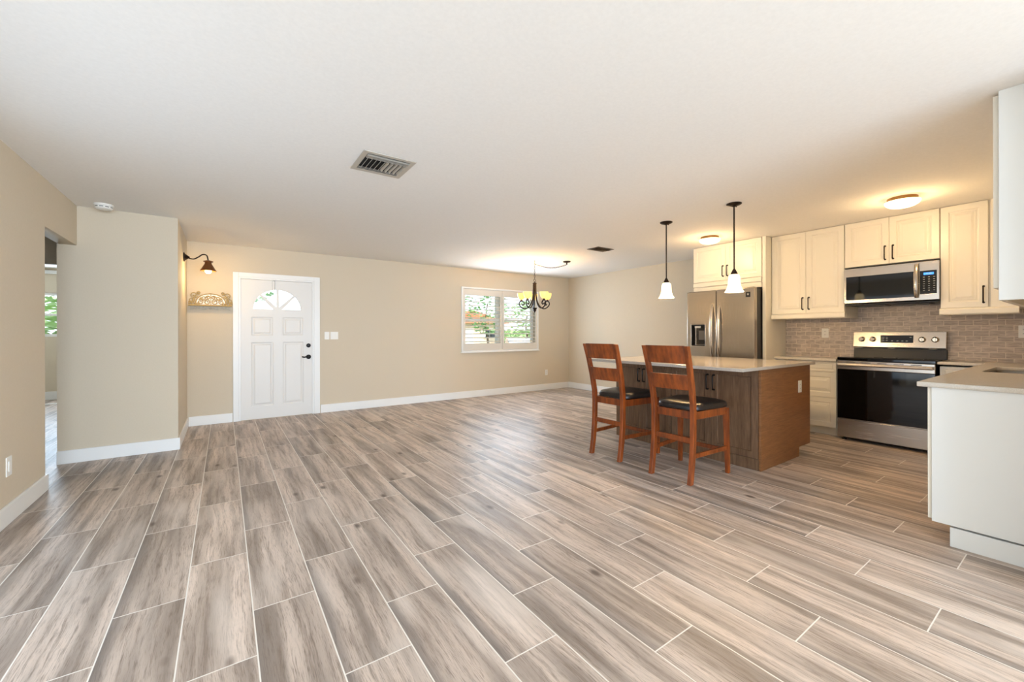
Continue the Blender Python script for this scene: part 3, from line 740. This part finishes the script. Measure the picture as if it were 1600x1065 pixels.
# ================================================================== outlets and switches
def plate_thing(name, place, w, h, label, cat, kind):
    t = thing(name, place(0, 0, 0), label, cat, 'wall plates' if cat == 'outlet' else 'light switches')
    obj('cover_plate', plate(rr(-w/2, w/2, -h/2, h/2, .004, 2), [], .005, lambda u, v, q: place(u, v, .0025+q)), 'plastic', t, .0015)
    if kind == 'duplex':
        for dv in (.02, -.02):
            o = obj('receptacle', plate(rr(-.017, .017, dv-.014, dv+.014, .008, 4), [], .002, lambda u, v, q: place(u, v, .006+q)), 'plastic', t)
            b = NB()
            for du in (-.006, .006):
                prism(b, [place(du-.0012, dv-.004, .0068), place(du+.0012, dv-.004, .0068), place(du+.0012, dv+.006, .0068), place(du-.0012, dv+.006, .0068)], Vector(place(0, 0, .0006))-Vector(place(0, 0, 0)))
            obj('slot', b, 'slot', o)
    else:
        n = {'rocker': [0], 'double': [-.024, .024]}[kind]
        for du in n:
            o = obj('rocker', plate(rect(du-.0165, du+.0165, -.033, .033), [], .004, lambda u, v, q: place(u, v, .0065+q)), 'plastic', t, .001)
    return t
W_, H_ = .072, .117
plate_thing('outlet', lambda u, v, w: (-1.15+w, 4.067+u, .365+v), .08, .125, 'white outlet low on the left wall near the camera', 'outlet', 'rocker')
plate_thing('outlet', lambda u, v, w: (5.707+u, FW-w, .371+v), W_, H_, 'white outlet low on the far wall right of the window', 'outlet', 'duplex')
plate_thing('outlet', lambda u, v, w: (KW-.0085-w, 1.998+u, 1.213+v), W_, H_, 'white outlet on the brick backsplash left of the range', 'outlet', 'duplex')
plate_thing('outlet', lambda u, v, w: (KW-.0085-w, .432+u, 1.225+v), W_, H_, 'white outlet on the brick backsplash at the right edge', 'outlet', 'duplex')
plate_thing('outlet', lambda u, v, w: (4.655+u, 1.722-w, .69+v), W_, H_, 'white outlet on the brown end panel of the island', 'outlet', 'duplex')
plate_thing('light_switch', lambda u, v, w: (1.308+u, FW-w, 1.187+v), .068, H_, 'single white switch plate closest to the front door', 'switch', 'rocker')
plate_thing('light_switch', lambda u, v, w: (1.415+u, FW-w, 1.187+v), .114, H_, 'double white switch plate to the right of the single one', 'switch', 'double')

# ================================================================== ceiling things
def vent(name, cx, cy, sx, sy, label, dark):
    t = thing(name, (cx, cy, CEIL), label, 'vent', 'ceiling air vents')
    m = 'ventbrown' if dark else 'vent'
    fr = .035
    b = plate(rect(cx-sx/2, cx+sx/2, cy-sy/2, cy+sy/2), [rect(cx-sx/2+fr, cx+sx/2-fr, cy-sy/2+fr, cy+sy/2-fr)], .006, lambda u, v, w: (u, v, CEIL-.004+w)); obj('vent_frame', b, m, t, .002)
    obj('duct_shade_sheet', bx(cx-sx/2+fr-.004, cx+sx/2-fr+.004, cy-sy/2+fr-.004, cy+sy/2-fr+.004, CEIL-.0012, CEIL-.0002), 'ductshade', t)  # dark sheet under the solid ceiling, painted shade of an open duct
    b = NB()
    def blade(p, q, lean):
        p, q = Vector(p), Vector(q); l = Vector(lean)
        prism(b, [p, q, q+Vector((0, 0, .003)), p+Vector((0, 0, .003))], (0, 0, 0.0001)) if False else None
        a = [p, q, q+l, p+l]; n = (q-p).normalized().cross(l.normalized())*.0018
        prism(b, a, n)
    x0, x1, y0, y1 = cx-sx/2+fr, cx+sx/2-fr, cy-sy/2+fr, cy+sy/2-fr
    zt, zb = CEIL-.002, CEIL-.020
    yn, yf = y0+.055, y1-.055
    for i in range(3):
        y = y0+.006+i*.019; blade((x0, y, zb), (x1, y, zb), (0, .012, zt-zb))
        y = y1-.016-i*.019; blade((x0, y, CEIL-.011), (x1, y, CEIL-.011), (0, .012, .007))
    n = 10
    for i in range(n):
        x = x0+.012+(x1-x0-.024)*i/(n-1); s = -1 if i < n/2 else 1
        blade((x, yn+.004, zb), (x, yf-.004, zb), (-s*.010, 0, zt-zb))
    obj('louver_bank', b, m, t); return t
vent('ceiling_vent', .945, 2.985, .365, .37, 'large square metal ceiling vent above the living area', 0)
vent('ceiling_vent', 4.50, 4.20, .33, .22, 'small dark ceiling vent near the chandelier', 1)
t = thing('smoke_detector', (-.93, 5.40, CEIL), 'round white smoke detector on the ceiling by the hall opening', 'smoke detector')
obj('base_ring', lathe(NB(), [(.07, 0), (.07, -.014), (.066, -.016)], (-.93, 5.40, CEIL), 28), 'plastic', t, smooth=True)
obj('sensor_cap', lathe(NB(), [(.060, -.015), (.064, -.018), (.064, -.034), (.055, -.044), (.03, -.048)], (-.93, 5.40, CEIL), 28), 'plastic', t, smooth=True)
b = NB()
for i in range(10):
    a0 = 2*pi*i/10; P = [(-.93+.0648*cos(a0+.42*q/3), 5.40+.0648*sin(a0+.42*q/3)) for q in range(4)]
    for p, q in zip(P, P[1:]): prism(b, [(p[0], p[1], CEIL-.024), (q[0], q[1], CEIL-.024), (q[0], q[1], CEIL-.030), (p[0], p[1], CEIL-.030)], (-.0005*cos(a0), -.0005*sin(a0), 0))
obj('sensor_slot', b, 'slot', t)
def flush(x, y, label):
    t = thing('flush_ceiling_light', (x, y, CEIL), label, 'ceiling light', 'dome ceiling lights')
    obj('light_base', lathe(NB(), [(.106, 0), (.106, -.016), (.102, -.030)], (x, y, CEIL), 40), 'brass', t, smooth=True)
    obj('glass_dome', lathe(NB(), [(.104, -.0305), (.124, -.033), (.123, -.044), (.113, -.060), (.088, -.076), (.05, -.086), (.014, -.089)], (x, y, CEIL), 40), 'dome', t, smooth=True)
    light('dome_lamp', 'POINT', (x, y, CEIL-.20), 4.4, WARM, radius=.07)
flush(5.08, 2.88, 'lit dome ceiling light near the refrigerator cabinet')
flush(5.05, 1.05, 'lit dome ceiling light above the range aisle')
def pendant(x, y, zb, label):
    t = thing('pendant_light', (x, y, CEIL), label, 'pendant light', 'pendant lights over the island')
    c = obj('canopy', lathe(NB(), [(.066, 0), (.066, -.006), (.055, -.014), (.03, -.022), (.012, -.030)], (x, y, CEIL), 28), 'bronze', t, smooth=True)
    b = NB()
    for s in (1, -1): lathe(b, [(.006, -.010), (.006, -.024)], (x+s*.042, y, CEIL), 10)
    obj('screw', b, 'bronze', c)
    zt = zb+.165
    obj('rod', tube(NB(), [(x, y, CEIL-.02), (x, y, zt+.03)], .0065, 10), 'bronze', t, smooth=True)
    obj('socket_cap', lathe(NB(), [(.008, .055), (.014, .045), (.030, .010), (.032, -.004)], (x, y, zt), 20), 'bronze', t, smooth=True)
    b = lathe(NB(), [(.026, .004), (.042, -.006), (.050, -.030), (.052, -.075), (.057, -.110), (.068, -.140), (.080, -.160), (.0805, -.166), (.077, -.164), (.053, -.110), (.047, -.04), (.026, -.002)], (x, y, zt), 32, cap=False)
    obj('glass_shade', b, 'frost', t, smooth=True)
    light('pendant_lamp', 'POINT', (x, y, zb-.03), 10, WARM, radius=.05)
pendant(4.007, 2.768, 1.605, 'pendant light with white bell shade farther from the camera')
pendant(3.960, 2.005, 1.605, 'pendant light with white bell shade nearer the range')

# chandelier on a swagged chain
CX, CY = 4.30, 5.50
t = thing('chandelier', (CX, CY, CEIL), 'wrought iron chandelier with five lit amber glass bowls', 'chandelier')
def link_chain(b, P, L=.038, r=.0034):
    """oval links along a polyline"""
    P = [Vector(p) for p in P]; d = [0]
    for p, q in zip(P, P[1:]): d.append(d[-1]+(q-p).length)
    n = int(d[-1]/(L*.8)); k = 0
    for i in range(n):
        s = d[-1]*(i+.5)/n
        while k < len(P)-2 and d[k+1] < s: k += 1
        c = P[k].lerp(P[k+1], (s-d[k])/max(1e-6, d[k+1]-d[k])); u = (P[k+1]-P[k]).normalized(); w = u.orthogonal().normalized()
        if i % 2: w = u.cross(w)
        tube(b, [c+u*L*.5*cos(a)+w*L*.27*sin(a) for a in [2*pi*q/8 for q in range(8)]], r, 4, closed=True)
b = NB(); link_chain(b, [(CX, CY, CEIL-.02), (CX, CY, 2.13)]); obj('drop_chain', b, 'bronze', t)
KX, KY = 4.80, 5.25
sw = [(CX+(KX-CX)*q+.0, CY+(KY-CY)*q, 2.385-.06*sin(pi*q)) for q in [i/14 for i in range(15)]]
b = NB(); link_chain(b, sw); obj('swag_chain', b, 'bronze', t)
obj('ceiling_hook', lathe(NB(), [(.012, 0), (.012, -.006), (.004, -.010), (.004, -.055)], (CX, CY, CEIL), 12), 'bronze', t, smooth=True)
obj('canopy', lathe(NB(), [(.065, 0), (.065, -.010), (.05, -.018), (.012, -.024), (.010, -.055)], (KX, KY, CEIL), 24), 'bronze', t, smooth=True)
b = NB(); tube(b, [(CX+.022*cos(2*pi*i/16), CY+.008*sin(2*pi*i/16), 2.105+.022*sin(2*pi*i/16)) for i in range(16)], .004, 6, closed=True); obj('hanging_ring', b, 'bronze', t, smooth=True)
obj('stem_cap', lathe(NB(), [(.006, 2.085), (.014, 2.075), (.036, 2.062), (.036, 2.05), (.020, 2.04), (.018, 2.03)], (CX, CY, 0), 20), 'bronze', t, smooth=True)
obj('bottom_finial', lathe(NB(), [(.045, 1.645), (.040, 1.635), (.022, 1.615), (.026, 1.600), (.012, 1.580), (.004, 1.562)], (CX, CY, 0), 20), 'bronze', t, smooth=True)
for k in range(5):
    a = radians(-34.9+20+72*k); ca, sa = cos(a), sin(a)
    def rp(r_, z): return (CX+r_*ca, CY+r_*sa, z)
    path = catmull([rp(.022, 2.045), rp(.024, 1.95), rp(.030, 1.85), rp(.046, 1.76), rp(.080, 1.69), rp(.130, 1.645), rp(.185, 1.635), rp(.235, 1.660), rp(.270, 1.705), rp(.262, 1.748), rp(.228, 1.764), rp(.192, 1.746), rp(.184, 1.712), rp(.206, 1.694), rp(.226, 1.712)], 4)
    ar = obj('arm', tube(NB(), path, .0098, 8), 'bronze', t, smooth=True)
    sh = Vector(rp(.232, 1.765))
    obj('candle_cup', lathe(NB(), [(.006, -.006), (.020, .002), (.026, .010), (.014, .016), (.016, .026)], sh, 16), 'bronze', ar, smooth=True)
    obj('glass_bowl', lathe(NB(), [(.020, .024), (.040, .034), (.058, .060), (.068, .095), (.073, .130), (.069, .130), (.054, .064), (.02, .03)], sh, 24, cap=False), 'amber', ar, smooth=True)
    light('chandelier_lamp', 'POINT', (sh.x, sh.y, sh.z+.10), 3.0, (1, .72, .34), radius=.04)

# wall sconce
SX, SYc, SZ = -.40, 6.34, 2.145
t = thing('wall_sconce', (SX, SYc, SZ), 'bronze gooseneck wall lamp lit beside the front door alcove', 'wall lamp')
obj('backplate', lathe(NB(), [(.055, 0), (.055, .010), (.040, .016), (.014, .05), (.010, .06)], (SX, SYc, SZ), 20, 'x'), 'bronze', t, smooth=True)
path = catmull([(SX+.05, SYc, SZ-.012), (SX+.10, SYc, SZ-.015), (SX+.145, SYc, SZ+.015), (SX+.185, SYc, SZ+.048), (SX+.225, SYc, SZ+.04), (SX+.24, SYc, SZ-.02)], 6)
obj('gooseneck_arm', tube(NB(), path, .0075, 10), 'bronze', t, smooth=True)
hx = SX+.24
sh = obj('lamp_shade', lathe(NB(), [(.012, -.015), (.052, -.030), (.052, -.036), (.034, -.044), (.036, -.062), (.085, -.150), (.083, -.150), (.033, -.064), (.01, -.05)], (hx, SYc, SZ), 28, cap=False), 'copper', t, smooth=True)
obj('bulb', lathe(NB(), [(.014, -.062), (.016, -.10), (.034, -.135), (.036, -.155), (.026, -.175), (.006, -.183)], (hx, SYc, SZ), 18), 'bulb', t, smooth=True)
light('sconce_lamp', 'POINT', (hx, SYc, SZ-.215), 4, (1, .68, .30), radius=.025)

# shelf with scrollwork
SH = 1.60
t = thing('wall_shelf', (-.14, FW, SH), 'small cream wall shelf with scrolled openwork back left of the front door', 'shelf')
obj('shelf_board', bx(-.385, .088, FW-.12, FW-.001, SH-.012, SH), 'cream', t, .003)
b = NB(); P = [(-.365, SH-.012)]
P2 = [(-.365+.433*i/30, SH-.062+.016*abs(sin(3*pi*i/30))) for i in range(31)]
prism(b, [(-.365, FW-.022, SH-.0125)]+[(x, FW-.022, z) for x, z in P2]+[(.068, FW-.022, SH-.0125)], (0, .0215, 0)); ap = obj('shelf_apron', b, 'greywood', t)
for x in (-.30, -.148, .005):
    b = NB(); tube(b, [(x+.012*cos(2*pi*i/14), FW-.034, SH-.04+.012*sin(2*pi*i/14)) for i in range(14)], .0032, 6, closed=True); box(b, x-.003, x+.003, FW-.034, FW-.02, SH-.030, SH-.024); obj('ring_hook', b, 'greywood', ap, smooth=True)
cxs = -.145
half = [(cxs+.165*cos(a), SH+.155*sin(a)**.75) for a in [pi*i/24 for i in range(25)]]
obj('mirror_panel', plate(half, [], .004, lambda u, v, w: (u, FW-.006+w, v)), 'mirror', t)
b = NB()
def scroll(cx, cz, r, a0, turns, sgn, y=FW-.016):
    n = int(18*turns); return [(cx+r*(1-.72*i/n)*cos(a0+sgn*2*pi*turns*i/n), y, cz+r*(1-.72*i/n)*sin(a0+sgn*2*pi*turns*i/n)) for i in range(n+1)]
tube(b, [(x, FW-.016, z) for x, z in half], .0065, 6)
for s in (1, -1):
    for dx, dz, r_, a0 in ((.045, .045, .036, 90), (.075, .095, .030, 200), (.115, .045, .034, 60), (.030, .105, .026, 0), (.140, .020, .018, 120), (.105, .088, .016, 300)):
        a = radians(a0); tube(b, scroll(cxs+s*dx, SH+dz, r_, a if s > 0 else pi-a, 1.35, s), .0062, 6)
    for dx, dz, r_, a0 in ((.180, .138, .042, 200), (.205, .070, .034, 120), (.222, .025, .024, 40), (.130, .165, .022, 250)):
        a = radians(a0); tube(b, scroll(cxs+s*dx, SH+dz, r_, a if s > 0 else pi-a, 1.4, s), .0060, 6)
    tube(b, catmull([(cxs+s*.165, FW-.016, SH+.006), (cxs+s*.19, FW-.016, SH+.045), (cxs+s*.18, FW-.016, SH+.095), (cxs+s*.15, FW-.016, SH+.14)]), .005, 6)
tube(b, [(cxs, FW-.016, SH+.01), (cxs, FW-.016, SH+.15)], .004, 6)
tube(b, [(cxs-.235, FW-.016, SH+.004), (cxs+.23, FW-.016, SH+.004)], .006, 6)
obj('scroll_work', b, 'cream', t, smooth=True)

# ================================================================== outside
GZ = -.45
struct('ground', bx(-40, 80, 7.15, 120, GZ-.1, GZ), 'grass')
struct('street', bx(-40, 80, 22, 29, GZ, GZ+.02), 'road')
def tree(x, y, h, r, m, label, seed):
    rnd = random.Random(seed)
    t = thing('tree', (x, y, GZ), label, 'tree', 'trees across the street')
    b = tube(NB(), catmull([(x, y, GZ), (x+.08, y, GZ+h*.25), (x-.05, y+.1, GZ+h*.5), (x+.05, y, GZ+h*.75)], 3), [.12*r/2]*4+[.09*r/2]*3+[.05*r/2]*3, 8); obj('trunk', b, 'bark', t, smooth=True)
    b = NB()
    for i in range(900):
        a = rnd.uniform(0, 2*pi); q = rnd.uniform(-1, 1); rr_ = r*rnd.uniform(.35, 1)**.5*(1+.25*sin(3*a)+.2*cos(5*q))
        c = Vector((x+rr_*cos(a)*math.sqrt(1-q*q), y+rr_*sin(a)*math.sqrt(1-q*q), GZ+h*.70+q*h*.34))
        s = rnd.uniform(.12, .26)*r/2; R_ = Matrix.Rotation(rnd.uniform(0, 6.3), 3, 'Z') @ Matrix.Rotation(rnd.uniform(-1, 1), 3, 'X')
        b.faces.new([b.verts.new(c+R_ @ Vector(p)*s) for p in ((-1, 0, 0), (0, -.5, .1), (1, 0, 0), (0, .5, .1))])
    obj('crown', b, m, t)
tree(11.9, 19.5, 4.4, 1.15, 'leaf', 'leafy green tree outside seen through the left shutter', 1)
tree(24.8, 33.0, 4.6, 1.9, 'leaf2', 'low pale green tree far outside seen through the right shutter', 2)
tree(-4.6, 17.0, 4.2, 2.0, 'leaf2', 'pale green tree outside the far bedroom window', 3)
tree(-.8, 30.0, 6.0, 2.6, 'leaf', 'tree outside seen through the fanlight of the front door', 4)
# house opposite
hx0, hy0 = 16.4, 36.5
t = thing('house', (hx0+4, hy0+3, GZ), 'peach stucco house across the street seen through the left shutter', 'house')
obj('house_wall', bx(hx0, hx0+8.0, hy0, hy0+6, GZ, 2.2), 'stucco', t)
b = NB(); prism(b, [(hx0-.5, hy0-.6, 2.2), (hx0+8.5, hy0-.6, 2.2), (hx0+4, hy0-.6, 3.5)], (0, 7.2, 0)); obj('house_roof', b, 'rooftile', t)
for wx in (1.2, 5.6):
    w_ = obj('house_window', bx(hx0+wx, hx0+wx+1.3, hy0-.03, hy0, .7, 1.7), 'trim', t); obj('house_pane', bx(hx0+wx+.08, hx0+wx+1.22, hy0-.04, hy0-.03, .78, 1.62), 'carglass', w_)
obj('house_door', bx(hx0+3.4, hx0+4.3, hy0-.03, hy0, GZ, 1.65), 'trim', t)
# parked car
def car(x, y, label, group=None):
    t = thing('car', (x, y, GZ), label, 'car')
    P = [(-2.2, .25), (-2.2, .62), (-2.05, .78), (-1.2, .88), (-.55, 1.38), (.75, 1.40), (1.5, .92), (2.1, .84), (2.2, .6), (2.2, .25)]
    b = NB(); prism(b, [(x+u, y-.85, GZ+v) for u, v in P], (0, 1.7, 0)); obj('car_body', b, 'carpaint', t, .06)
    b = NB(); prism(b, [(x+u, y-.862, GZ+v) for u, v in ((-1.0, .92), (-.5, 1.31), (.05, 1.33), (.05, .93))], (0, 1.724, 0)); prism(b, [(x+u, y-.862, GZ+v) for u, v in ((.13, .93), (.13, 1.33), (.70, 1.33), (1.25, .94))], (0, 1.724, 0)); obj('car_window', b, 'carglass', t)
    for u in (-1.4, 1.4):
        for w in (-.80, .80): obj('wheel', lathe(NB(), [(.20, -.1), (.31, -.09), (.31, .09), (.20, .1)], (x+u, y+w, GZ+.31), 20, 'y'), 'tyre', t, smooth=True)
    return t
cr = car(0, 0, 'pale blue parked car outside seen through the right shutter')
cr.location = (12.3, 16.6, GZ); cr.rotation_euler = (0, 0, radians(62))
# clipped hedge across the street
rnd = random.Random(11); b = NB(); box(b, 26, 40, 44.2, 45.4, GZ, 1.5)
for i in range(1500):
    c = Vector((rnd.uniform(25.8, 40.2), rnd.choice((44.1, 44.15, rnd.uniform(44.1, 45.5))), rnd.uniform(GZ, 1.75))); q = rnd.uniform(.12, .26)
    R_ = Matrix.Rotation(rnd.uniform(0, 6.3), 3, 'Z') @ Matrix.Rotation(rnd.uniform(-1, 1), 3, 'X')
    b.faces.new([b.verts.new(c+R_ @ Vector(p)*q) for p in ((-1, 0, 0), (0, -.5, .1), (1, 0, 0), (0, .5, .1))])
tag(obj('hedge', b, 'leaf2', org=(33, 44.8, GZ)), 'long clipped hedge far outside behind the parked car', 'hedge')
